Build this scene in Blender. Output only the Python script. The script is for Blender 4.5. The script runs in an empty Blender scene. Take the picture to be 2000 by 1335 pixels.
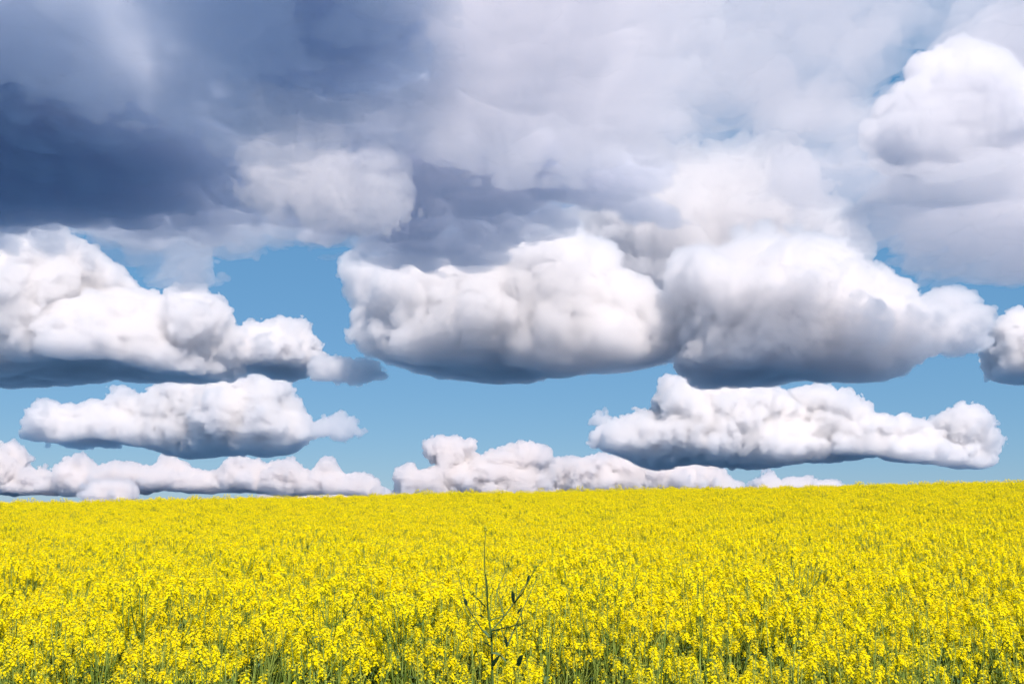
import bpy, math, random
import numpy as np

S = bpy.context.scene
COL = S.collection
rad = math.radians

# ------------------------------------------------------------------ camera
EYE = 1.86
FPX = 1944.0                       # focal length in photograph pixels (35 mm)
HORIZON = 1005.0                   # row of the true horizon in the photograph
TILT = math.atan((HORIZON - 667.5) / FPX)
cam_data = bpy.data.cameras.new('camera')
cam = bpy.data.objects.new('camera', cam_data)
COL.objects.link(cam)
cam.location = (0, 0, EYE)
cam.rotation_euler = (math.pi / 2 + TILT, 0, 0)
cam_data.lens = 35.0
cam_data.sensor_width = 36.0
cam_data.clip_start = 0.05
cam_data.clip_end = 200000.0
cam_data.dof.use_dof = True
cam_data.dof.focus_distance = 5.0
cam_data.dof.aperture_fstop = 6.3
S.camera = cam

# ------------------------------------------------------------------ sky and sun
SUN_EL, SUN_AZ = rad(51), rad(158)          # azimuth clockwise from +Y: behind the camera, a little right
world = bpy.data.worlds.new('World')
S.world = world
world.use_nodes = True
wn = world.node_tree.nodes
wl = world.node_tree.links
bg = wn['Background']
sky = wn.new('ShaderNodeTexSky')
sky.sky_type = 'NISHITA'
sky.sun_disc = False
sky.sun_elevation = SUN_EL
sky.sun_rotation = SUN_AZ
sky.altitude = 0
sky.air_density = 1.0
sky.dust_density = 0.0
sky.ozone_density = 4.0
grade = wn.new('ShaderNodeMix')            # deep, even blue of the photograph: Nishita flattened towards one blue
grade.data_type = 'RGBA'
grade.inputs[0].default_value = 0.72
wl.new(sky.outputs['Color'], grade.inputs[6])
grade.inputs[7].default_value = (0.75, 2.40, 4.45, 1)
wl.new(grade.outputs[2], bg.inputs['Color'])
bg.inputs['Strength'].default_value = 0.073

sd = bpy.data.lights.new('sun', 'SUN')
sd.energy = 5.0
sd.angle = rad(0.5)
sd.color = (1.0, 0.855, 0.745)
sun = bpy.data.objects.new('sun', sd)
COL.objects.link(sun)
# a sun lamp shines along its local -Z
to_sun = (math.sin(SUN_AZ) * math.cos(SUN_EL), math.cos(SUN_AZ) * math.cos(SUN_EL), math.sin(SUN_EL))
sun.rotation_euler = (math.pi / 2 - SUN_EL, 0, math.pi - SUN_AZ)

S.view_settings.view_transform = 'Standard'
S.view_settings.look = 'None'
S.view_settings.exposure = 0.80
S.view_settings.gamma = 1.0
cy = S.cycles
cy.max_bounces = 28
cy.diffuse_bounces = 10
cy.transmission_bounces = 10
cy.volume_bounces = 24
cy.transparent_max_bounces = 64
cy.use_denoising = True
cy.use_adaptive_sampling = True
cy.adaptive_threshold = 0.02

# ------------------------------------------------------------------ helpers
def link(name, mesh, mat=None, parent=None):
    o = bpy.data.objects.new(name, mesh)
    COL.objects.link(o)
    if mat is not None:
        mesh.materials.append(mat)
    if parent is not None:
        o.parent = parent
    return o

def tag(o, label=None, cat=None, group=None, kind=None):
    if label: o['label'] = label
    if cat: o['category'] = cat
    if group: o['group'] = group
    if kind: o['kind'] = kind
    return o

def mesh_from_arrays(name, verts, quads, smooth=True):
    m = bpy.data.meshes.new(name)
    nv, nf = len(verts), len(quads)
    m.vertices.add(nv)
    m.vertices.foreach_set('co', np.asarray(verts, dtype=np.float32).ravel())
    k = quads.shape[1]
    m.loops.add(nf * k)
    m.loops.foreach_set('vertex_index', quads.astype(np.int32).ravel())
    m.polygons.add(nf)
    m.polygons.foreach_set('loop_start', np.arange(0, nf * k, k, dtype=np.int32))
    if smooth:
        m.polygons.foreach_set('use_smooth', np.ones(nf, dtype=bool))
    m.update()
    m.validate()
    return m


def ray(px, py):
    """x and z per metre of y for a photograph pixel"""
    a = (px - 1000.0) / FPX
    b = (667.5 - py) / FPX
    c, s = math.cos(TILT), math.sin(TILT)
    y = c - b * s
    z = s + b * c
    return a / y, z / y

# ------------------------------------------------------------------ ground
CREST = 54.0
def ground_z(x, y):
    """the field rises to a crest and from left to right; beyond the crest it falls away to the plain"""
    t = np.clip((y - 4.0) / (CREST - 4.0), 0, 1.25)
    rise = 1.74 * np.where(t < 1, t * t * (1.9 - 0.9 * t), 1 - 1.0 * (t - 1) ** 2)
    beyond = np.maximum(0, y - CREST)
    fall = np.where(beyond > 0, 0.0022 * beyond ** 2, 0)
    side = 0.0206 * np.clip(x, -45, 45) * np.clip(y / 25, 0, 1)
    far = np.clip(beyond / 60, 0, 1)
    und = 0.05 * np.sin(x * 0.21 + 1.3) * np.sin(y * 0.13) + 0.03 * np.sin(x * 0.53 + y * 0.31)
    z = (rise + side + und * np.clip(y / 12, 0, 1)) * (1 - far) - np.minimum(fall, 4.0)
    return z

def axis(a, b, fine):
    v = list(np.arange(a, b + fine / 2, fine))
    k = fine
    while v[-1] < 90000:
        k *= 1.5; v.append(v[-1] + k)
    k = fine; w = []
    p = v[0]
    while p > -90000:
        k *= 1.5; p -= k; w.append(p)
    return np.array(w[::-1] + v)

gx, gy = axis(-60, 60, 1.0), axis(-6, 110, 1.0)
GX, GY = np.meshgrid(gx, gy, indexing='ij')
GZ = ground_z(GX, GY)
nI, nJ = GX.shape
ii = (np.arange(nI - 1)[:, None] * nJ + np.arange(nJ - 1)[None, :]).ravel()
gm = bpy.data.materials.new('soil_undergrowth_and_bounce_blue')
gm.use_nodes = True
n, l = gm.node_tree.nodes, gm.node_tree.links
n.clear()
out = n.new('ShaderNodeOutputMaterial'); df = n.new('ShaderNodeBsdfDiffuse')
co = n.new('ShaderNodeTexCoord'); no = n.new('ShaderNodeTexNoise'); rp = n.new('ShaderNodeValToRGB')
no.inputs['Scale'].default_value = 6; no.inputs['Detail'].default_value = 8
l.new(co.outputs['Object'], no.inputs['Vector']); l.new(no.outputs[0], rp.inputs[0])
rp.color_ramp.elements[0].position = 0.35; rp.color_ramp.elements[0].color = (0.012, 0.020, 0.012, 1)
rp.color_ramp.elements[1].position = 0.7; rp.color_ramp.elements[1].color = (0.035, 0.05, 0.035, 1)
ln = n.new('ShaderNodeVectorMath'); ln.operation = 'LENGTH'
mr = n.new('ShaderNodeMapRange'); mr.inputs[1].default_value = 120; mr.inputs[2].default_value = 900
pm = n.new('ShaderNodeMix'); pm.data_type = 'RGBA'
pm.inputs[7].default_value = (0.056, 0.125, 0.225, 1)          # unseen plain beyond the crest: blue put in to tint cloud bases like airlight
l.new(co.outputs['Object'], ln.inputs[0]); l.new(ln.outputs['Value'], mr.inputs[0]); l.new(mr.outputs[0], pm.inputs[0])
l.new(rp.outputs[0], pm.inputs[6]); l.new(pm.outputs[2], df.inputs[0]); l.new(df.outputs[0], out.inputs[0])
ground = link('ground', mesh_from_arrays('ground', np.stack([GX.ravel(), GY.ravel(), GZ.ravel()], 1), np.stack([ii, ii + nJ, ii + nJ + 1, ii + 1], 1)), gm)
ground['kind'] = 'structure'

# ------------------------------------------------------------------ rapeseed plants
def leaf_like(name, front, back, trans, rough=0.5, vary=0.25, spec=0.3):
    """thin plant tissue: reflects, and lets part of the light through"""
    m = bpy.data.materials.new(name)
    m.use_nodes = True
    n, l = m.node_tree.nodes, m.node_tree.links
    n.clear()
    out = n.new('ShaderNodeOutputMaterial')
    pr = n.new('ShaderNodeBsdfPrincipled'); tl = n.new('ShaderNodeBsdfTranslucent'); mx = n.new('ShaderNodeMixShader')
    co = n.new('ShaderNodeTexCoord'); no = n.new('ShaderNodeTexNoise'); oi = n.new('ShaderNodeObjectInfo')
    no.inputs['Scale'].default_value = 35; no.inputs['Detail'].default_value = 4
    ad = n.new('ShaderNodeMath'); ad.operation = 'MULTIPLY_ADD'
    ad.inputs[1].default_value = 0.5
    l.new(co.outputs['Object'], no.inputs['Vector'])
    l.new(oi.outputs['Random'], ad.inputs[0]); l.new(no.outputs[0], ad.inputs[2])
    rp = n.new('ShaderNodeMapRange')
    rp.inputs[1].default_value = 0.4; rp.inputs[2].default_value = 1.1
    rp.inputs[3].default_value = 0; rp.inputs[4].default_value = 1
    l.new(ad.outputs[0], rp.inputs[0])
    cm = n.new('ShaderNodeMix'); cm.data_type = 'RGBA'
    l.new(rp.outputs[0], cm.inputs[0])
    cm.inputs[6].default_value = (*front, 1); cm.inputs[7].default_value = (*back, 1)
    l.new(cm.outputs[2], pr.inputs['Base Color']); l.new(cm.outputs[2], tl.inputs['Color'])
    pr.inputs['Roughness'].default_value = rough
    pr.inputs['Specular IOR Level'].default_value = spec
    mx.inputs[0].default_value = trans
    l.new(pr.outputs[0], mx.inputs[1]); l.new(tl.outputs[0], mx.inputs[2]); l.new(mx.outputs[0], out.inputs[0])
    return m

PETAL = leaf_like('yellow_petal', (0.97, 0.87, 0.002), (0.96, 0.79, 0.002), 0.45, 0.7, spec=0.03)
STEM = leaf_like('green_stem', (0.075, 0.14, 0.016), (0.20, 0.26, 0.05), 0.08, 0.5, spec=0.15)
LEAF = leaf_like('blue_green_leaf', (0.05, 0.115, 0.055), (0.10, 0.175, 0.095), 0.25, 0.5, spec=0.2)
BUD = leaf_like('flower_bud', (0.30, 0.36, 0.03), (0.50, 0.45, 0.02), 0.15, 0.6)
DARK_STEM = leaf_like('dark_green_stem', (0.035, 0.075, 0.018), (0.08, 0.13, 0.03), 0.05, 0.5, spec=0.2)
MATS = [PETAL, STEM, LEAF, BUD, DARK_STEM]

class Builder:
    def __init__(self): self.v, self.f, self.m = [], [], []
    def face(self, pts, mat):
        b = len(self.v); self.v += [tuple(p) for p in pts]; self.f.append(tuple(range(b, b + len(pts)))); self.m.append(mat)
    def tube(self, pts, radii, mat, sides=5):
        pts = [np.array(p, float) for p in pts]
        base = len(self.v)
        for i, p in enumerate(pts):
            d = pts[min(i + 1, len(pts) - 1)] - pts[max(i - 1, 0)]
            d = d / (np.linalg.norm(d) + 1e-9)
            a = np.cross(d, (0.31, 0.95, 0.05)); a /= np.linalg.norm(a) + 1e-9
            b = np.cross(d, a)
            for k in range(sides):
                t = 2 * math.pi * k / sides
                self.v.append(tuple(p + radii[i] * (math.cos(t) * a + math.sin(t) * b)))
        for i in range(len(pts) - 1):
            for k in range(sides):
                k2 = (k + 1) % sides
                self.f.append((base + i * sides + k, base + i * sides + k2, base + (i + 1) * sides + k2, base + (i + 1) * sides + k)); self.m.append(mat)
        self.f.append(tuple(base + (len(pts) - 1) * sides + k for k in range(sides))); self.m.append(mat)
    def strip(self, rows, mat):
        """rows of equal length points -> sheet of quads"""
        b = len(self.v); w = len(rows[0])
        for r in rows: self.v += [tuple(p) for p in r]
        for i in range(len(rows) - 1):
            for k in range(w - 1):
                self.f.append((b + i * w + k, b + i * w + k + 1, b + (i + 1) * w + k + 1, b + (i + 1) * w + k)); self.m.append(mat)
    def mesh(self, name, mats=None):
        me = bpy.data.meshes.new(name)
        me.from_pydata(self.v, [], self.f)
        used = sorted(set(self.m))
        for u in used: me.materials.append(MATS[u])
        me.polygons.foreach_set('material_index', [used.index(q) for q in self.m])
        me.polygons.foreach_set('use_smooth', [True] * len(self.f))
        me.update()
        return me
    def add(self, o):
        b = len(self.v)
        self.v += o.v; self.f += [tuple(i + b for i in f) for f in o.f]; self.m += o.m

def unit(v):
    v = np.array(v, float); return v / (np.linalg.norm(v) + 1e-9)

def frame_of(d):
    d = unit(d); a = unit(np.cross(d, (0.2, 0.9, 0.37))); return a, np.cross(d, a), d

def flower(B, c, d, R, r):
    """a four-petalled flower at c that faces d, R its radius"""
    a, b, d = frame_of(d)
    t0 = r.uniform(0, 6.28)
    for k in range(4):
        t = t0 + k * math.pi / 2 + r.uniform(-0.15, 0.15)
        u = math.cos(t) * a + math.sin(t) * b; w = -math.sin(t) * a + math.cos(t) * b
        L = R * r.uniform(0.85, 1.1); W = L * r.uniform(0.34, 0.44); up = r.uniform(0.05, 0.5)
        B.strip([[c + 0.12 * L * u - 0.12 * W * w, c + 0.12 * L * u + 0.12 * W * w],
                 [c + 0.6 * L * u + up * 0.30 * L * d - W * w, c + 0.6 * L * u + up * 0.30 * L * d + W * w],
                 [c + L * u + up * 0.22 * L * d - 0.62 * W * w, c + L * u + up * 0.22 * L * d + 0.62 * W * w]], 0)
    q = c + 0.25 * R * d
    B.face([q + 0.2 * R * a, q + 0.2 * R * b, q - 0.2 * R * a, q - 0.2 * R * b], 3)

def bud(B, c, d, L):
    a, b, d = frame_of(d); w = 0.36 * L
    p = [c + w * a, c + w * b, c - w * a, c - w * b]; top, bot = c + 0.6 * L * d, c - 0.5 * L * d
    for k in range(4):
        B.face([p[k], p[(k + 1) % 4], top], 3); B.face([p[(k + 1) % 4], p[k], bot], 3)

def raceme(c, d, r, n, size=1.0):
    """a flower head: axis, open flowers in a dome, green buds in the crown, young pods below"""
    B = Builder()
    a, b, d = frame_of(d)
    H = 0.044 * size * r.uniform(1.0, 2.1)
    B.tube([c - 0.03 * d, c + H * d], [0.0019, 0.0010], 1, 4)
    n = int(1.2 * n * (0.6 + 0.4 * H / (0.044 * size)))
    for k in range(n):
        h = (k + r.random()) / n                                   # 0 low, 1 high
        t = k * 2.399 + r.uniform(-0.4, 0.4)
        rad_ = (0.0255 - 0.0135 * h) * size * r.uniform(0.75, 1.15)
        u = math.cos(t) * a + math.sin(t) * b
        root = c + (H * h * 0.85 - 0.008) * d
        tip = root + rad_ * u + (0.012 * size) * d
        B.tube([root, tip], [0.0007, 0.0006], 1, 3)
        flower(B, tip, unit(u * (1.0 - 0.5 * h) + d * (0.5 + 0.5 * h) + np.array([r.uniform(-.3, .3) for _ in range(3)])), 0.0079 * size * r.uniform(0.85, 1.12), r)
    for k in range(9):
        t = k * 2.399; q = 0.010 * size * math.sqrt((k + 0.5) / 9)
        bud(B, c + (H + 0.004 - q * 0.35) * d + q * (math.cos(t) * a + math.sin(t) * b), unit(d + 0.4 * (math.cos(t) * a + math.sin(t) * b)), 0.0075 * size)
    for k in range(r.randint(3, 7)):
        t = r.uniform(0, 6.28); u = math.cos(t) * a + math.sin(t) * b
        root = c - r.uniform(0.012, 0.07) * d
        B.tube([root, root + 0.012 * u + 0.006 * d, root + 0.024 * u + r.uniform(0.018, 0.035) * d], [0.0006, 0.0012, 0.0005], 1, 3)
    return B

def leaf(p, direction, L, W, r, droop=0.5):
    """lance-shaped clasping leaf with a folded midrib"""
    B = Builder()
    u = unit(direction); up = np.array((0, 0, 1.0))
    if abs(u[2]) > 0.8: up = unit((r.uniform(-.5, .5), -1.0, 0.3))     # an upright leaf shows its face
    side = unit(np.cross(u, up)); lean = -0.7 if abs(u[2]) > 0.8 else 1.0
    tw = r.uniform(-0.5, 0.5)
    rows = []
    for i in range(7):
        t = i / 6
        c = p + u * L * t * (1 - 0.15 * t) + up * L * lean * (0.32 * t - droop * t * t)
        w = W * 2.1 * (t + 0.12) ** 0.7 * (1 - t) ** 1.15 if t < 1 else 0.0005
        s = unit(side * math.cos(tw * t) + up * math.sin(tw * t))
        wave = 0.10 * W * math.sin(9 * t + tw * 5)
        rows.append([c - s * w + up * (0.28 * w + wave), c, c + s * w + up * (0.28 * w - wave)])
    B.strip(rows, 2)
    return B

def curve(p0, p1, bow, r, n=5):
    p0, p1 = np.array(p0, float), np.array(p1, float)
    off = np.array([r.uniform(-1, 1), r.uniform(-1, 1), 0]) * bow
    return [p0 + (p1 - p0) * t + off * 4 * t * (1 - t) for t in np.linspace(0, 1, n)]

def make_plant(seed, sparse=False, far=False):
    """stem with side branches, leaves and flower heads, each returned as its own mesh data"""
    r = random.Random(seed)
    S_, leaves, heads = Builder(), [], []
    Ht = r.uniform(0.80, 1.18) if sparse else r.uniform(1.10, 1.25)
    top = np.array([r.uniform(-.06, .06), r.uniform(-.06, .06), Ht])
    main = curve((0, 0, -0.05), top, 0.03, r, 9)
    S_.tube(main, [0.0075, 0.007, 0.0065, 0.006, 0.0052, 0.0045, 0.0037, 0.003, 0.002], 1, 6)
    heads.append(raceme(main[-1], unit(main[-1] - main[-2] + np.array([r.uniform(-.05, .05), r.uniform(-.05, .05), 0])), r, r.randint(6, 12) if sparse else r.randint(22, 28), r.uniform(0.85, 1.1) if sparse else r.uniform(1.0, 1.2)))
    nb = r.randint(1, 4) if sparse else (r.randint(11, 13) if far else r.randint(8, 10))
    t0 = r.uniform(0, 6.28)
    for k in range(nb):
        f = 0.50 + 0.36 * (k + r.random() * 0.6) / nb
        i = f * 8; q = main[int(i)] + (main[min(8, int(i) + 1)] - main[int(i)]) * (i - int(i))
        t = t0 + k * 2.4 + r.uniform(-.4, .4)
        u = np.array([math.cos(t), math.sin(t), 0])
        out_ = r.uniform(0.07, 0.17)
        zt = Ht - (r.uniform(0.03, 0.34) if sparse else r.uniform(0.0, 0.18))
        e = np.array([q[0], q[1], 0]) + u * out_ + np.array([0, 0, max(zt, q[2] + 0.12)])
        mid = q + u * out_ * 0.55 + np.array([0, 0, (e[2] - q[2]) * 0.4])
        S_.tube([q, mid, mid + (e - mid) * 0.5 + u * 0.01, e], [0.0035, 0.003, 0.0024, 0.0018], 1, 5)
        heads.append(raceme(e, unit(e - mid), r, r.randint(4, 9) if sparse else r.randint(15, 24), r.uniform(0.8, 1.0) if sparse else r.uniform(0.85, 1.1)))
        leaves.append(leaf(q, u, r.uniform(0.07, 0.12), r.uniform(0.010, 0.017), r, r.uniform(0.3, 0.8)))
    for k in range(6 if sparse else 1 if far else 3):
        z = r.uniform(0.25, 0.6) * Ht; t = r.uniform(0, 6.28)
        leaves.append(leaf(np.array([main[4][0], main[4][1], z]), (math.cos(t), math.sin(t), 0), r.uniform(0.13, 0.20), r.uniform(0.022, 0.036), r, r.uniform(0.4, 0.9)))
    if r.random() < (0.65 if sparse else 0.0 if far else 0.2):                                            # a bare shoot that overtops the flowers
        t = r.uniform(0, 6.28); q = main[5]
        e = q + np.array([math.cos(t) * 0.09, math.sin(t) * 0.09, r.uniform(0.5, 0.68)])
        S_.tube(curve(q, e, 0.02, r, 4), [0.003, 0.0026, 0.002, 0.0012], 1, 4)
        for k in range(5):
            bud(S_, e + np.array([r.uniform(-.006, .006), r.uniform(-.006, .006), r.uniform(-.006, .006)]), (0, 0, 1), 0.008)
        for k in range(5):
            z = r.uniform(0.35, 0.9); p = q + (e - q) * z; a = r.uniform(0, 6.28); u = np.array([math.cos(a), math.sin(a), 0])
            S_.tube([p, p + 0.015 * u + (0, 0, 0.008), p + 0.03 * u + (0, 0, 0.035)], [0.0007, 0.0013, 0.0005], 1, 3)
    return S_, leaves, heads

N_VAR, N_SPARSE, N_FAR = 9, 9, 6
variants = [make_plant(100 + i) for i in range(N_VAR)] + [make_plant(200 + i, True) for i in range(N_SPARSE)] + [make_plant(300 + i, far=True) for i in range(N_FAR)]
proto_col = bpy.data.collections.new('plant_meshes')               # source for the far part of the field, not linked to the scene
parts = []
for i, (S_, leaves, heads) in enumerate(variants):
    whole = Builder(); whole.add(S_)
    for q in leaves + heads: whole.add(q)
    proto_col.objects.link(bpy.data.objects.new('rapeseed_mesh_%02d' % i, whole.mesh('rapeseed_plant')))
    parts.append((S_.mesh('stem'), [q.mesh('leaf') for q in leaves], [q.mesh('flower_head') for q in heads]))

# where the plants stand: a jittered grid, thinned at random
rg = np.random.default_rng(5)
step = 0.136
ny_ = int((CREST + 12 - 1.75) / step)
spots = []
for j in range(ny_):
    y = 1.75 + j * step
    hw = 0.60 * y + 1.2
    xs = np.arange(-hw, hw, step)
    jx = rg.uniform(-0.5, 0.5, len(xs)) * step * 1.1; jy = rg.uniform(-0.5, 0.5, len(xs)) * step * 1.1
    spots.append(np.stack([xs + jx, y + jy], 1))
spots = np.concatenate(spots)
sz = ground_z(spots[:, 0], spots[:, 1])
scale = rg.normal(0.96, 0.05, len(spots)) + np.where(rg.uniform(0, 1, len(spots)) < 0.10, rg.uniform(0.05, 0.17, len(spots)), 0)
rot = np.stack([rg.normal(0, 0.05, len(spots)), rg.normal(0, 0.05, len(spots)), rg.uniform(0, 6.283, len(spots))], 1)
thin = rg.uniform(0, 1, len(spots)) < np.clip(1.0 - (spots[:, 1] - 4.9) / 2.6, 0.02, 1)      # the edge of the field is thinner and leafier
var = np.where(thin, N_VAR + rg.integers(0, N_SPARSE, len(spots)),
               np.where(rg.uniform(0, 1, len(spots)) < np.clip((spots[:, 1] - 8) / 10, 0, 0.92), N_VAR + N_SPARSE + rg.integers(0, N_FAR, len(spots)), rg.integers(0, N_VAR, len(spots))))

# the nearest three hundred that the frame shows are things of their own
dist_ = np.hypot(spots[:, 0], spots[:, 1])
seen = (np.abs(spots[:, 0]) < 0.53 * spots[:, 1] + 0.05) & (spots[:, 1] > 1.9)
order = np.argsort(np.where(seen, dist_, 1e9))[:290]
near = np.zeros(len(spots), bool); near[order] = True

PLANT_LABEL = 'leafy rapeseed plant with yellow flower heads in the front rows of the field'
PLANT_GROUP = 'rapeseed plants in the front rows'
def plant_copy(i):
    st, lv, hd = parts[int(var[i])]
    root = bpy.data.objects.new('rapeseed_plant', None)
    COL.objects.link(root)
    root.location = (spots[i, 0], spots[i, 1], sz[i])
    root.rotation_euler = rot[i]
    root.scale = (scale[i],) * 3
    tag(root, PLANT_LABEL, 'rapeseed plant', PLANT_GROUP)
    link('stem', st, None, root)
    for m in lv: link('leaf', m, None, root)
    for m in hd: link('flower_head', m, None, root)
    return root
for i in order: plant_copy(i)

def at(px, py, y):
    a, b = ray(px, py)
    return np.array((a * y, y, b * y + EYE))

def bare_plant(label, y, stem, branches, leaves, seed):
    """a taller plant with bare green branches that stands out of the crop; outlines measured in the photograph, set at distance y"""
    r = random.Random(seed)
    pts = [at(*p, y) for p in stem]
    foot = np.array((pts[0][0] + 0.02, y, float(ground_z(pts[0][0], y)) - 0.03))
    path = [foot] + pts
    B = Builder()
    B.tube(path, list(np.linspace(0.0048, 0.0008, len(path))), 4, 6)
    root = bpy.data.objects.new('rapeseed_plant', None); COL.objects.link(root)
    root.location = foot
    tag(root, label, 'rapeseed plant', None)
    def part(name, b):
        b.v = [tuple(np.array(p) - foot) for p in b.v]
        return link(name, b.mesh(name), None, root)
    tips = [(path[-1], unit(path[-1] - path[-2]))]
    part('stem', B)
    for pl, dy in branches:
        q = [at(px, py, y + dy * k / (len(pl) - 1)) for k, (px, py) in enumerate(pl)]
        b = Builder(); b.tube(q, list(np.linspace(0.0029, 0.0011, len(q))), 4, 5)
        part('branch', b); tips.append((q[-1], unit(q[-1] - q[-2])))
    for t, d in tips:
        b = Builder()
        for k in range(9):
            bud(b, t + np.array([r.uniform(-.007, .007), r.uniform(-.007, .007), r.uniform(-.004, .009)]), unit(d + np.array([r.uniform(-.4, .4), r.uniform(-.4, .4), .2])), 0.009)
        part('bud_cluster', b)
    for (px, py), (qx, qy), w in leaves:
        a, e = at(px, py, y - 0.005), at(qx, qy, y - 0.04)
        d = e - a
        part('leaf', leaf(a, d + np.array([0, -0.01, 0.0]), float(np.linalg.norm(d)) * 1.15, 0.8 * w, r, 0.35))
    return root

bare_plant('tallest plant at the centre, bare and dark green with long spreading branches', 3.3,
    [(962, 1335), (960, 1240), (955, 1208), (950, 1153), (946, 1100), (947, 1060), (949, 1034)],
    [([(959, 1232), (982, 1206), (1004, 1177), (1030, 1135), (1054, 1098)], 0.15), ([(1004, 1177), (1020, 1158), (1045, 1110)], -0.1),
     ([(957, 1210), (985, 1202), (970, 1152), (993, 1103)], 0.12), ([(957, 1244), (941, 1229), (910, 1180), (893, 1113)], 0.1),
     ([(948, 1184), (935, 1170), (922, 1158)], -0.12), ([(960, 1231), (1000, 1222), (1026, 1215)], -0.15), ([(952, 1190), (952, 1150), (949, 1120)], -0.05),
     ([(990, 1262), (1010, 1215), (1025, 1180), (1050, 1125)], 0.12)],
    [((958, 1240), (985, 1228), 0.012), ((957, 1262), (930, 1250), 0.013), ((1030, 1135), (1036, 1118), 0.007), ((960, 1275), (992, 1290), 0.015), ((1003, 1176), (1000, 1148), 0.010), ((911, 1182), (906, 1165), 0.010), ((943, 1206), (926, 1198), 0.012), ((1012, 1222), (1030, 1214), 0.009),
     ((1011, 1198), (1024, 1182), 0.008), ((943, 1232), (958, 1245), 0.010), ((990, 1262), (984, 1235), 0.008), ((1012, 1300), (1022, 1272), 0.016), ((962, 1300), (985, 1272), 0.020)], 61)

rest = np.nonzero(~near)[0]
fm = bpy.data.meshes.new('rapeseed_field')
fm.vertices.add(len(rest))
fm.vertices.foreach_set('co', np.stack([spots[rest, 0], spots[rest, 1], sz[rest]], 1).astype(np.float32).ravel())
at = fm.attributes.new('turn', 'FLOAT_VECTOR', 'POINT'); at.data.foreach_set('vector', rot[rest].astype(np.float32).ravel())
at = fm.attributes.new('size', 'FLOAT', 'POINT'); at.data.foreach_set('value', scale[rest].astype(np.float32))
at = fm.attributes.new('which', 'INT', 'POINT'); at.data.foreach_set('value', var[rest].astype(np.int32))
field = link('rapeseed_field', fm)
tag(field, 'dense yellow rapeseed in full bloom rising to the crest behind the front rows', 'rapeseed field', kind='stuff')
ng = bpy.data.node_groups.new('rapeseed_field', 'GeometryNodeTree')
ng.interface.new_socket('Geometry', in_out='INPUT', socket_type='NodeSocketGeometry')
ng.interface.new_socket('Geometry', in_out='OUTPUT', socket_type='NodeSocketGeometry')
N, L = ng.nodes, ng.links
gi, go = N.new('NodeGroupInput'), N.new('NodeGroupOutput')
ip = N.new('GeometryNodeInstanceOnPoints'); ci = N.new('GeometryNodeCollectionInfo')
ci.inputs['Collection'].default_value = proto_col
ci.inputs['Separate Children'].default_value = True
ci.inputs['Reset Children'].default_value = True
def named(name, kind):
    q = N.new('GeometryNodeInputNamedAttribute'); q.data_type = kind; q.inputs['Name'].default_value = name
    return q.outputs['Attribute']
L.new(gi.outputs[0], ip.inputs['Points']); L.new(ci.outputs[0], ip.inputs['Instance'])
ip.inputs['Pick Instance'].default_value = True
L.new(named('which', 'INT'), ip.inputs['Instance Index'])
er = N.new('FunctionNodeEulerToRotation'); L.new(named('turn', 'FLOAT_VECTOR'), er.inputs[0]); L.new(er.outputs[0], ip.inputs['Rotation'])
L.new(named('size', 'FLOAT'), ip.inputs['Scale'])
L.new(ip.outputs[0], go.inputs[0])
field.modifiers.new('plants', 'NODES').node_group = ng
print('plants', len(spots))
# ------------------------------------------------------------------ clouds
def surface_nets(f):
    """closed quad surface of f = 0 (f > 0 inside) on a unit grid"""
    nx, ny, nz = f.shape
    ins = f > 0
    c = np.zeros((nx - 1, ny - 1, nz - 1), np.int8)
    for i in (0, 1):
        for j in (0, 1):
            for k in (0, 1):
                c += ins[i:nx - 1 + i, j:ny - 1 + j, k:nz - 1 + k]
    act = (c > 0) & (c < 8)
    ci, cj, ck = np.nonzero(act)
    idx = np.full(act.shape, -1, np.int32)
    idx[ci, cj, ck] = np.arange(len(ci))
    acc = np.zeros((len(ci), 3)); cnt = np.zeros(len(ci))
    corners = [(i, j, k) for i in (0, 1) for j in (0, 1) for k in (0, 1)]
    val = {q: f[ci + q[0], cj + q[1], ck + q[2]] for q in corners}
    for q in corners:
        for ax in range(3):
            if q[ax] == 0:
                r = list(q); r[ax] = 1; r = tuple(r)
                a, b = val[q], val[r]
                x = (a > 0) != (b > 0)
                t = np.where(x, a / np.where(x, a - b, 1), 0)
                p = np.array(q, float)[None, :].repeat(len(ci), 0)
                p[:, ax] = t
                acc += p * x[:, None]; cnt += x
    verts = acc / cnt[:, None] + np.stack([ci, cj, ck], 1)
    quads = []
    for ax in range(3):
        sl0 = [slice(None)] * 3; sl1 = [slice(None)] * 3
        sl0[ax] = slice(0, -1); sl1[ax] = slice(1, None)
        a, b = ins[tuple(sl0)], ins[tuple(sl1)]
        e = np.stack(np.nonzero(a != b), 1)
        u, v = (ax + 1) % 3, (ax + 2) % 3
        dims = np.array(act.shape)
        ok = (e[:, u] > 0) & (e[:, v] > 0) & (e[:, u] < dims[u]) & (e[:, v] < dims[v])
        e = e[ok]
        flip = a[e[:, 0], e[:, 1], e[:, 2]]
        def g(du, dv):
            h = e.copy(); h[:, u] -= du; h[:, v] -= dv
            return idx[h[:, 0], h[:, 1], h[:, 2]]
        q = np.stack([g(1, 1), g(0, 1), g(0, 0), g(1, 0)], 1)
        q[~flip] = q[~flip][:, ::-1]
        quads.append(q)
    return verts, np.concatenate(quads)

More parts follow.
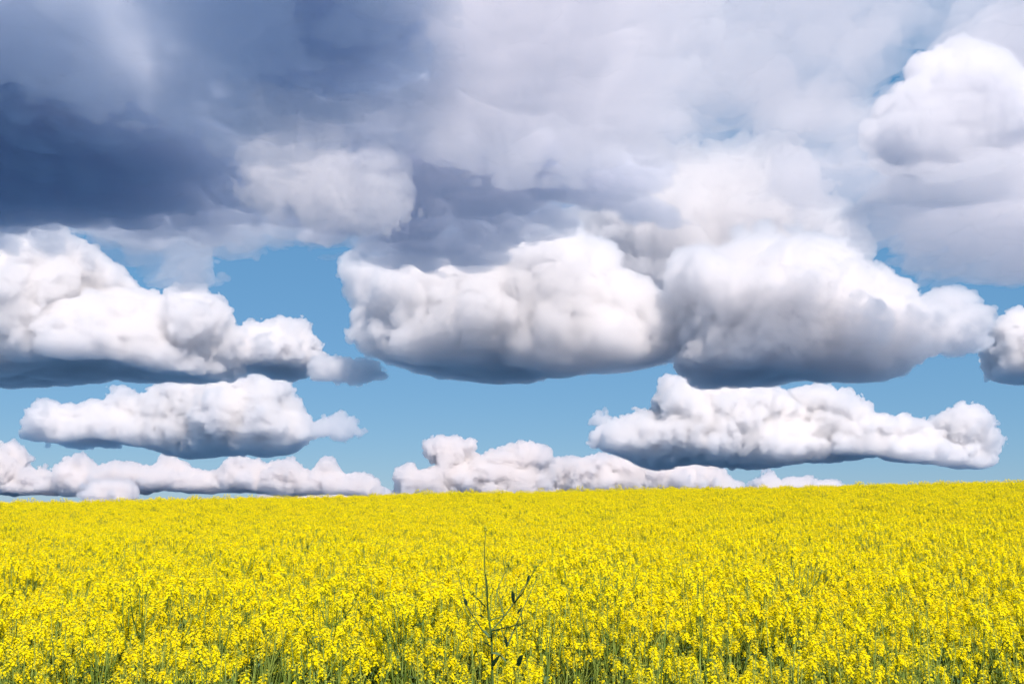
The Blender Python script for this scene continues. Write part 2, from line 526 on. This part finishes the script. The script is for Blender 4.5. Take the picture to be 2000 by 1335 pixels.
def poly_distance(P, x, y):
    """signed distance to polygon P, positive inside"""
    P = np.asarray(P, float)
    d2 = np.full(x.shape, 1e18)
    inside = np.zeros(x.shape, bool)
    for (x0, y0), (x1, y1) in zip(P, np.roll(P, -1, 0)):
        ex, ey = x1 - x0, y1 - y0
        t = np.clip(((x - x0) * ex + (y - y0) * ey) / (ex * ex + ey * ey + 1e-12), 0, 1)
        d2 = np.minimum(d2, (x - x0 - t * ex) ** 2 + (y - y0 - t * ey) ** 2)
        if y0 != y1:
            cr = ((y0 > y) != (y1 > y)) & (x < ex * (y - y0) / ey + x0)
            inside ^= cr
    d = np.sqrt(d2)
    return np.where(inside, d, -d)

def _hash(i, j, k, s):
    h = (i.astype(np.uint32) * np.uint32(374761393) + j.astype(np.uint32) * np.uint32(668265263)
         + k.astype(np.uint32) * np.uint32(2147483647) + np.uint32(s * 974634777 % 4294967296))
    h = (h ^ (h >> np.uint32(13))) * np.uint32(1274126177)
    h = (h ^ (h >> np.uint32(16))) * np.uint32(2246822519)
    return h ^ (h >> np.uint32(15))

def vnoise(p, s):
    """smooth value noise in -1..1"""
    i = np.floor(p).astype(np.int64); f = p - i
    f = f * f * f * (f * (f * 6 - 15) + 10)
    out = 0
    for a in (0, 1):
        for b in (0, 1):
            for c in (0, 1):
                h = _hash(i[:, 0] + a, i[:, 1] + b, i[:, 2] + c, s).astype(np.float64) / 2147483648.0 - 1
                w = (f[:, 0] if a else 1 - f[:, 0]) * (f[:, 1] if b else 1 - f[:, 1]) * (f[:, 2] if c else 1 - f[:, 2])
                out = out + w * h
    return out

def puffs(p, s):
    """rounded bumps, 0..1, one per cell: the cauliflower of a cumulus"""
    i = np.floor(p - 0.5).astype(np.int64)          # the eight cells whose bump can reach p
    best = np.full(len(p), 9.0, np.float32)
    for a in (0, 1):
        for b in (0, 1):
            for c in (0, 1):
                I, J, K = i[:, 0] + a, i[:, 1] + b, i[:, 2] + c
                h = _hash(I, J, K, s)
                jx = (h & np.uint32(1023)).astype(np.float32) / 1700 + 0.2
                jy = ((h >> np.uint32(10)) & np.uint32(1023)).astype(np.float32) / 1700 + 0.2
                jz = ((h >> np.uint32(20)) & np.uint32(1023)).astype(np.float32) / 1700 + 0.2
                d = (p[:, 0] - I - jx) ** 2 + (p[:, 1] - J - jy) ** 2 + (p[:, 2] - K - jz) ** 2
                best = np.minimum(best, d)
    return np.sqrt(np.maximum(0, 1 - best / 0.55))

CLOUD_MATS = {}
def cloud_material(mfp, albedo, veil=0.014, aniso=0.0):
    key = (round(mfp, 2), albedo, veil, aniso)
    if key in CLOUD_MATS: return CLOUD_MATS[key]
    m = bpy.data.materials.new('cloud_vapour')
    m.use_nodes = True
    n, l = m.node_tree.nodes, m.node_tree.links
    n.clear()
    out = n.new('ShaderNodeOutputMaterial')
    vs = n.new('ShaderNodeVolumeScatter')
    vs.inputs['Color'].default_value = (*albedo, 1)
    vs.inputs['Density'].default_value = 1.0 / mfp
    vs.inputs['Anisotropy'].default_value = aniso
    va = n.new('ShaderNodeVolumeAbsorption')
    va.inputs['Color'].default_value = (*albedo, 1)
    va.inputs['Density'].default_value = 1.0 / mfp
    both = n.new('ShaderNodeAddShader')
    l.new(vs.outputs[0], both.inputs[0]); l.new(va.outputs[0], both.inputs[1])
    l.new(both.outputs[0], out.inputs['Volume'])
    if veil > 0:
        tr = n.new('ShaderNodeBsdfTransparent')
        df = n.new('ShaderNodeBsdfDiffuse')
        df.inputs['Color'].default_value = (0.85, 0.85, 0.87, 1)
        mx = n.new('ShaderNodeMixShader')
        mx.inputs[0].default_value = veil
        l.new(tr.outputs[0], mx.inputs[1]); l.new(df.outputs[0], mx.inputs[2])
        l.new(mx.outputs[0], out.inputs['Surface'])
    m.cycles.homogeneous_volume = True
    CLOUD_MATS[key] = m
    return m

QUEUE = []
def cloud(label, poly, **k):
    QUEUE.append((label, poly, k))

def cloud_shape(label, poly, dist=None, height=None, thick=0.5, rnd=60, cell=3.0, mfp=28.0, albedo=(0.962, 0.964, 0.972),
          bumps=((130, 55), (62, 28), (29, 13), (13, 5)), swirl=(40, 14), flat=0.3, seed=1, group='clouds over the field', aniso=0.68, fray=1.0, base=None, soft=False, holes=(), wob=20, shrink=1.0):
    """One cloud. POLY is its outline; with DIST it stands upright at that distance, with HEIGHT it is a layer whose base lies at that height.
    All lengths are given in the angular size of a photograph pixel at the cloud's own distance."""
    rng = random.Random(seed)
    P = np.array(poly, float)
    if height is None:
        pts = np.array([ray(x, y) for x, y in P]) * dist
        unit = dist / FPX
    else:
        q = np.array([ray(x, y) for x, y in P])
        yy = height / q[:, 1]
        pts = np.stack([q[:, 0] * yy, yy], 1)
        unit = float(np.median(yy)) / FPX
    if height is None and shrink != 1.0:       # the near half of a deep cloud looks larger than its middle
        zb = ray(1000, base)[1] * dist if base is not None else pts[:, 1].mean()
        pts = np.stack([pts[:, 0].mean() + (pts[:, 0] - pts[:, 0].mean()) * (0.5 + 0.5 * shrink), zb + (pts[:, 1] - zb) * shrink], 1)
    c0 = pts.mean(0)
    loc = (pts - c0) / unit
    T = thick
    pad = sum(b[1] for b in bumps) * 0.75 + swirl[1] + 2 * cell
    lo = loc.min(0) - pad; hi = loc.max(0) + pad
    tw = (T if soft else 1.5 * T) + pad
    gx = np.arange(lo[0], hi[0] + cell, cell); gy = np.arange(lo[1], hi[1] + cell, cell); gz = np.arange(-tw, tw + cell, cell)
    X, Y = np.meshgrid(gx, gy, indexing='ij')
    d2 = poly_distance(loc, X.ravel(), Y.ravel()).reshape(X.shape)
    for hx, hy, hr in holes:
        r = np.array(ray(hx, hy))
        h = (r * dist if height is None else np.array([r[0], 1.0]) * height / r[1]) - c0
        h = h / unit
        sy = 1.0 if height is None else 0.28
        d2 = np.minimum(d2, np.sqrt((X - h[0]) ** 2 + ((Y - h[1]) * sy) ** 2) - hr)
    rnd = rnd if soft else max(rnd, min(1.7 * rnd, float(d2.max())))
    e = np.maximum(0, 1 - d2 / rnd)
    if soft:      # a layer that thins out gradually towards its edge
        F = np.minimum((T * np.clip(d2 / rnd, -1, 1))[:, :, None] - gz[None, None, :], gz[None, None, :] + 0 * d2[:, :, None])
    else:
        q2 = np.stack([X.ravel(), Y.ravel(), np.full(X.size, seed * 3.3)], 1)
        relief = 1 + 0.30 * vnoise(q2 / (1.1 * T + 20), seed + 31) + 0.14 * vnoise(q2 / (0.5 * T + 10), seed + 32)
        tt = (T * relief.reshape(X.shape))[:, :, None]
        shift = (0.35 * T * vnoise(q2 / (1.3 * T + 20), seed + 33)).reshape(X.shape)[:, :, None]
        F = (1 - np.sqrt(e[:, :, None] ** 2 + ((gz[None, None, :] - shift) / tt) ** 2)) * min(rnd, T)
    amp = sum(b[1] for b in bumps) + swirl[1] + cell
    band = np.abs(F) < amp * 1.2
    if base is not None:
        vb = (ray(1000, base)[1] * dist - c0[1]) / unit
        band |= (np.abs(gy - vb) < 2.4 * wob)[None, :, None] & (F > -amp)
    bi, bj, bk = np.nonzero(band)
    p = np.stack([gx[bi], gy[bj], gz[bk]], 1).astype(np.float32)
    off = np.array([rng.uniform(0, 900) for _ in range(3)], dtype=np.float32)
    # turbulent warp of the sampling position, then rounded bumps at falling scales, each only where it can still move the surface
    w = (np.stack([vnoise((p + off) / swirl[0], seed * 7 + q) for q in range(3)], 1) * swirl[0] * 0.25)
    if height is None:
        v0, v1 = loc[:, 1].min(), loc[:, 1].max()
        k = np.clip((p[:, 1] - v0) / (0.35 * (v1 - v0)), 0, 1)       # quieter towards the flat base
    else:
        k = np.clip((p[:, 2] + (0 if soft else T)) / (0.5 * T), 0, 1)
    k = flat + (1 - flat) * k
    f = F[bi, bj, bk] + k * vnoise((p + off) / (swirl[0] * 2.2), seed * 7 + 5) * swirl[1]
    left = sum(b[1] for b in bumps)
    for n, (sc, a) in enumerate(bumps):
        q = np.nonzero(np.abs(f) < 0.55 * left + 1.5 * cell)[0]
        f[q] += k[q] * a * (puffs((p[q] + w[q] * 0.8 ** n + off) / sc, seed * 13 + n) - 0.5)
        left -= a
    for sc, a in ((26, 10.0), (12, 6.0), (6, 3.4)):
        if fray <= 0 or sc < 1.6 * cell: continue
        a *= fray * (cell / 4.2 if not soft else 1.5)
        sc *= (cell / 4.2 if not soft else 1.5)
        if sc < 1.6 * cell: continue
        q = np.nonzero(np.abs(f) < 3 * a + 1.5 * cell)[0]
        m = np.clip(0.5 + 1.2 * vnoise((p[q] + off) / (5 * swirl[0]), seed + 77), 0.05, 1)
        f[q] += a * m * vnoise((p[q] + 0.4 * w[q] + off) / sc, seed * 3 + int(sc * 7))
    if base is not None:      # condensation level: a nearly flat underside
        g = p[:, 1] - vb + wob * vnoise((p + off) / (9 * wob), seed + 3) + 0.4 * wob * vnoise((p + off) / (3 * wob), seed + 4) + 0.15 * wob * vnoise((p + off) / wob, seed + 6)
        f = np.minimum(f, g) - 0.25 * np.maximum(0, 1.6 * wob - np.abs(f - g)) ** 2 / (1.6 * wob)      # rounded where side and underside meet
    F[bi, bj, bk] = f
    if base is not None:
        F = np.where((gy < vb - 2.2 * wob)[None, :, None], np.minimum(F, -1), F)
    F[0] = F[-1] = -1; F[:, 0] = F[:, -1] = -1; F[:, :, 0] = F[:, :, -1] = -1
    V, Q = surface_nets(F)
    V = V * cell + np.array([gx[0], gy[0], gz[0]])
    V *= unit
    if height is None:
        W = np.stack([V[:, 0], V[:, 2], V[:, 1]], 1)
        Q = Q[:, ::-1]
        o_loc = (c0[0], dist, c0[1] + EYE)
    else:
        W = V.copy(); W[:, 2] += 0 if soft else T * unit
        o_loc = (c0[0], c0[1], height + EYE)
    return W, Q, o_loc, mfp * unit, albedo, aniso

def build_clouds():
    from concurrent.futures import ThreadPoolExecutor
    with ThreadPoolExecutor(4) as ex:
        done = list(ex.map(lambda q: cloud_shape(q[0], q[1], **q[2]), QUEUE))
    for (label, _, k), (W, Q, loc, mfp, albedo, aniso) in zip(QUEUE, done):
        o = link('cloud', mesh_from_arrays('cloud', W, Q), cloud_material(mfp, albedo, aniso=aniso))
        o.location = loc
        tag(o, label, 'cloud', k.get('group', 'clouds over the field'))


FAR = dict(bumps=((58, 17), (30, 13), (15, 8.5), (7.5, 4.5)), swirl=(34, 11), cell=2.1, mfp=3.5, fray=1.6, albedo=(0.960, 0.956, 0.962), wob=14)
MID = dict(bumps=((95, 28), (48, 20), (25, 12.5), (12.5, 7.5), (6.5, 4)), swirl=(50, 18), cell=2.4, mfp=5, wob=28, fray=2.2)
BIG = dict(bumps=((140, 40), (68, 27), (34, 17), (17, 8), (9, 4.2)), swirl=(75, 18), cell=3.0, mfp=7.5, wob=32, fray=2.4)

# ---- lowest row, far away
cloud('long low bank of small pinkish cumulus resting on the field at the left',
      [(-60,880),(15,868),(42,890),(60,922),(80,905),(105,925),(130,902),(158,888),(195,912),(240,896),(285,915),(335,900),(385,922),(430,920),(470,900),(515,922),(570,901),(605,926),(642,905),(668,936),(700,930),(735,946),(752,958),(745,978),(480,988),(-60,988)],
      dist=23000, thick=50, rnd=22, base=960, seed=11, **FAR)
cloud('small round cumulus knob just above the crest under the left bank',
      [(180,975),(190,955),(215,947),(250,952),(258,968),(240,990),(185,990)], dist=21000, thick=24, rnd=18, seed=12, **FAR)
cloud('low pale strip of cloud on the crest under the right end of the left bank',
      [(520,972),(545,957),(600,960),(650,950),(690,955),(748,958),(750,985),(520,985)], dist=26000, thick=24, rnd=14, seed=13, **FAR)
cloud('low cumulus on the crest at the centre with a square knob on its left',
      [(770,960),(775,915),(800,905),(835,915),(848,905),(838,872),(860,858),(890,858),(918,868),(915,890),(950,897),(1000,890),(1020,878),(1060,882),(1072,905),(1080,950),(1060,990),(770,990)],
      dist=22000, thick=50, rnd=24, seed=14, **FAR)
cloud('broad low cumulus on the crest just right of the centre',
      [(1040,985),(1045,940),(1090,905),(1120,895),(1160,890),(1200,900),(1225,895),(1250,910),(1300,905),(1340,905),(1390,910),(1430,925),(1445,945),(1440,985)],
      dist=23500, thick=60, rnd=26, seed=15, **FAR)
cloud('thin low strip of cloud barely above the crest under the long right cumulus',
      [(1470,970),(1475,942),(1500,930),(1530,940),(1560,940),(1600,945),(1640,938),(1650,955),(1650,980),(1470,980)], dist=27000, thick=24, rnd=14, seed=16, **FAR)

# ---- second row
cloud('long cumulus at the left with peaked right shoulder, above the low bank',
      [(50,880),(85,858),(105,842),(98,815),(112,795),(160,812),(205,795),(245,788),(268,802),(330,775),(380,762),(440,764),(480,765),(505,750),(532,744),(556,762),(574,784),(580,806),(600,824),(608,850),(580,890),(520,920),(400,920),(200,898),(90,894)],
      dist=12500, thick=80, rnd=60, base=886, seed=21, **MID)
cloud('small pale puff trailing at the right end of the left long cumulus',
      [(615,830),(640,815),(665,808),(695,825),(702,845),(660,858),(620,852)], dist=12000, thick=26, rnd=24, seed=22, **{**MID, 'bumps': ((40,14),(18,7),(9,3)), 'swirl': (25,8), 'mfp': 9})
cloud('long lumpy cumulus at the right, over the crest, with a tall left dome',
      [(1170,880),(1172,855),(1185,838),(1220,825),(1250,805),(1285,800),(1285,780),(1310,757),(1400,752),(1460,755),(1510,775),(1560,785),(1600,770),(1650,770),(1680,800),(1690,825),(1700,860),(1690,930),(1500,935),(1250,930)],
      dist=12000, thick=110, rnd=60, base=893, seed=23, **MID)
cloud('row of rounded cumulus heads at the right, with an upright knob on its end',
      [(1640,880),(1680,834),(1725,822),(1762,842),(1780,826),(1798,842),(1840,850),(1862,822),(1890,814),(1914,825),(1926,860),(1920,900),(1915,945),(1660,945)],
      dist=11500, thick=70, rnd=40, base=908, seed=24, **MID)
cloud('tiny loose puff left of the long right cumulus',
      [(1150,828),(1165,805),(1190,800),(1200,815),(1178,832)], dist=12000, thick=20, rnd=20, seed=25, **{**MID, 'bumps': ((30,10),(14,5)), 'swirl': (20,6), 'mfp': 9})

# ---- the big cumulus
cloud('towering bright cumulus at the left edge with many rounded heads and a blue base',
      [(-120,500),(-60,480),(0,475),(60,478),(100,455),(130,452),(160,475),(195,485),(225,520),(230,555),(270,580),(310,600),(345,612),(365,592),(400,600),(430,620),(440,655),(450,690),(440,740),(400,800),(-120,800)],
      dist=6200, thick=170, rnd=120, base=742, shrink=0.95, seed=31, **BIG)
cloud('lower bright cumulus shoulder with small peaks, right of the left towering cloud',
      [(380,770),(410,700),(455,668),(480,640),(522,648),(560,626),(580,630),(600,664),(640,686),(672,716),(660,770)],
      dist=6600, thick=70, rnd=50, base=735, shrink=0.86, seed=32, **MID)
cloud('thin flat wisp trailing right from the lower left cumulus shoulder',
      [(610,700),(650,694),(690,706),(730,718),(752,732),(720,744),(660,746),(610,740)], dist=6250, thick=30, rnd=26, seed=53, **{**MID, 'bumps': ((40, 12), (20, 8), (10, 5)), 'swirl': (30, 8), 'mfp': 9})
cloud('big bright cumulus in the middle of the sky with a flat blue-grey base',
      [(690,600),(700,545),(680,500),(690,490),(740,485),(790,490),(850,480),(920,475),(960,455),(1010,440),(1080,437),(1130,440),(1180,460),(1200,500),(1200,540),(1260,555),(1275,580),(1310,600),(1322,640),(1320,700),(1320,800),(900,800),(760,760),(735,680),(705,650),(700,630),(730,625),(755,635),(750,610),(720,600)],
      dist=6000, thick=170, rnd=110, base=728, shrink=0.90, seed=33, **{**BIG, 'mfp': 12, 'fray': 1.4})
cloud('large cumulus right of the middle one with a dark blue hanging base',
      [(1330,600),(1310,520),(1330,495),(1400,480),(1460,440),(1540,430),(1590,460),(1650,480),(1660,510),(1700,520),(1720,550),(1760,565),(1780,590),(1820,590),(1840,575),(1880,590),(1910,610),(1910,650),(1880,665),(1840,680),(1790,690),(1760,730),(1740,820),(1320,820),(1310,720),(1330,690),(1340,640),(1320,650)],
      dist=5600, thick=180, rnd=130, base=742, shrink=0.90, seed=34, albedo=(0.952, 0.955, 0.965), **{**BIG, 'mfp': 13, 'fray': 1.8})
cloud('soft grey-white cumulus cut off by the right edge above the horizon',
      [(1950,700),(1960,660),(2000,630),(2060,620),(2160,630),(2160,790),(1990,790),(1950,740)], dist=6200, thick=80, rnd=60, base=742, seed=35, **MID)
cloud('bright cumulus head at the upper right with a blue shaded lower side',
      [(1730,340),(1700,280),(1725,210),(1740,165),(1785,140),(1800,110),(1850,98),(1900,112),(1945,125),(1955,165),(1990,190),(2020,235),(1995,275),(1945,290),(1920,320),(1860,345),(1800,368)],
      dist=2680, thick=110, rnd=100, shrink=0.84, seed=36, albedo=(0.935, 0.94, 0.955), **{**BIG, 'mfp': 20})

# ---- the layers overhead
LAY = dict(bumps=((170, 56), (80, 34), (38, 20), (18, 11)), swirl=(150, 60), cell=8, soft=True, flat=0.5, aniso=0.5)
DARK = (0.83, 0.867, 0.922)
GREY = (0.89, 0.903, 0.937)
PALE = (0.925, 0.92, 0.937)
cloud('very dark navy cloud layer at the left edge under the lavender veil',
      [(-1200,-700),(300,-700),(330,40),(400,150),(520,200),(640,260),(700,330),(600,400),(400,440),(100,470),(-1200,500)],
      height=1000, thick=330, rnd=420, mfp=40, albedo=DARK, seed=41, **LAY)
cloud('dark slate cloud at the top, left of the middle',
      [(260,-600),(1000,-600),(930,20),(880,130),(820,225),(660,235),(540,225),(460,195),(420,175),(350,135),(320,60)],
      height=850, thick=200, rnd=160, mfp=34, albedo=DARK, seed=42, **LAY)
cloud('smooth lavender veil of cloud in the top left corner',
      [(-900,-800),(500,-800),(420,0),(360,60),(380,150),(450,190),(400,215),(250,190),(100,150),(-900,120)],
      height=700, thick=50, rnd=170, mfp=80, albedo=DARK, seed=43, **LAY)
cloud('diffuse pale lavender cloud at the top of the sky, right of the dark slate cloud',
      [(960,-600),(1600,-600),(1400,60),(1260,180),(1180,290),(1000,300),(820,285),(660,270),(540,255),(560,215),(700,195),(830,160),(910,60)],
      height=760, thick=70, rnd=200, mfp=75, albedo=PALE, seed=52, **LAY)
cloud('broad grey-lavender layer above the middle cumulus',
      [(540,230),(700,200),(900,215),(1150,230),(1280,330),(1300,430),(1200,470),(1000,478),(880,495),(760,492),(640,460),(560,400),(540,320)],
      height=1000, thick=140, rnd=190, mfp=30, albedo=GREY, seed=44, **LAY)
cloud('ragged thin grey cloud with a hanging wisp over the blue gap',
      [(60,390),(300,370),(500,280),(640,290),(800,400),(760,490),(560,500),(450,510),(400,570),(350,570),(350,510),(220,480),(120,465)],
      height=1150, thick=110, rnd=120, mfp=85, albedo=GREY, seed=45, fray=3.0, **{**LAY, 'cell': 6})
cloud('pale wide sheet of cloud across the top right',
      [(700,-200),(2700,-200),(2700,280),(1700,290),(1560,310),(1380,280),(1180,310),(1000,260),(760,240),(560,220),(580,120),(760,40)],
      height=1700, thick=140, rnd=220, mfp=100, albedo=PALE, seed=46, holes=((1400,278,75),(1620,172,30),(1700,210,26)), **LAY)
cloud('wide pale layer cloud at the right edge between the bright head and the blue gap',
      [(1540,350),(1640,325),(1760,335),(1850,345),(1950,315),(2700,280),(2700,580),(1960,565),(1850,565),(1760,540),(1670,500),(1590,440)],
      height=900, thick=100, rnd=150, mfp=105, albedo=PALE, seed=47, holes=((1640,384,75),), **LAY)
cloud('pale broad cumulus with a bright rim, behind and above the large right cumulus',
      [(1090,520),(1110,430),(1180,370),(1200,300),(1240,272),(1330,278),(1400,296),(1480,288),(1550,310),(1580,370),(1600,440),(1640,520),(1650,600),(1500,680),(1310,690),(1240,600)],
      dist=7800, thick=120, rnd=120, seed=49, albedo=(0.94, 0.942, 0.952), **{**BIG, 'mfp': 22, 'fray': 1.2})
cloud('soft bright cumulus patch between the dark layer and the grey layer',
      [(505,330),(530,285),(575,310),(620,300),(655,290),(690,330),(740,335),(770,380),(800,440),(720,470),(640,440),(590,455),(530,420)],
      dist=2300, thick=70, rnd=90, seed=48, shrink=0.75, albedo=(0.95, 0.95, 0.957), **{**BIG, 'fray': 3.5, 'mfp': 52, 'bumps': ((140, 50), (68, 34), (34, 20), (17, 12), (9, 6)), 'swirl': (90, 40)})

build_clouds()
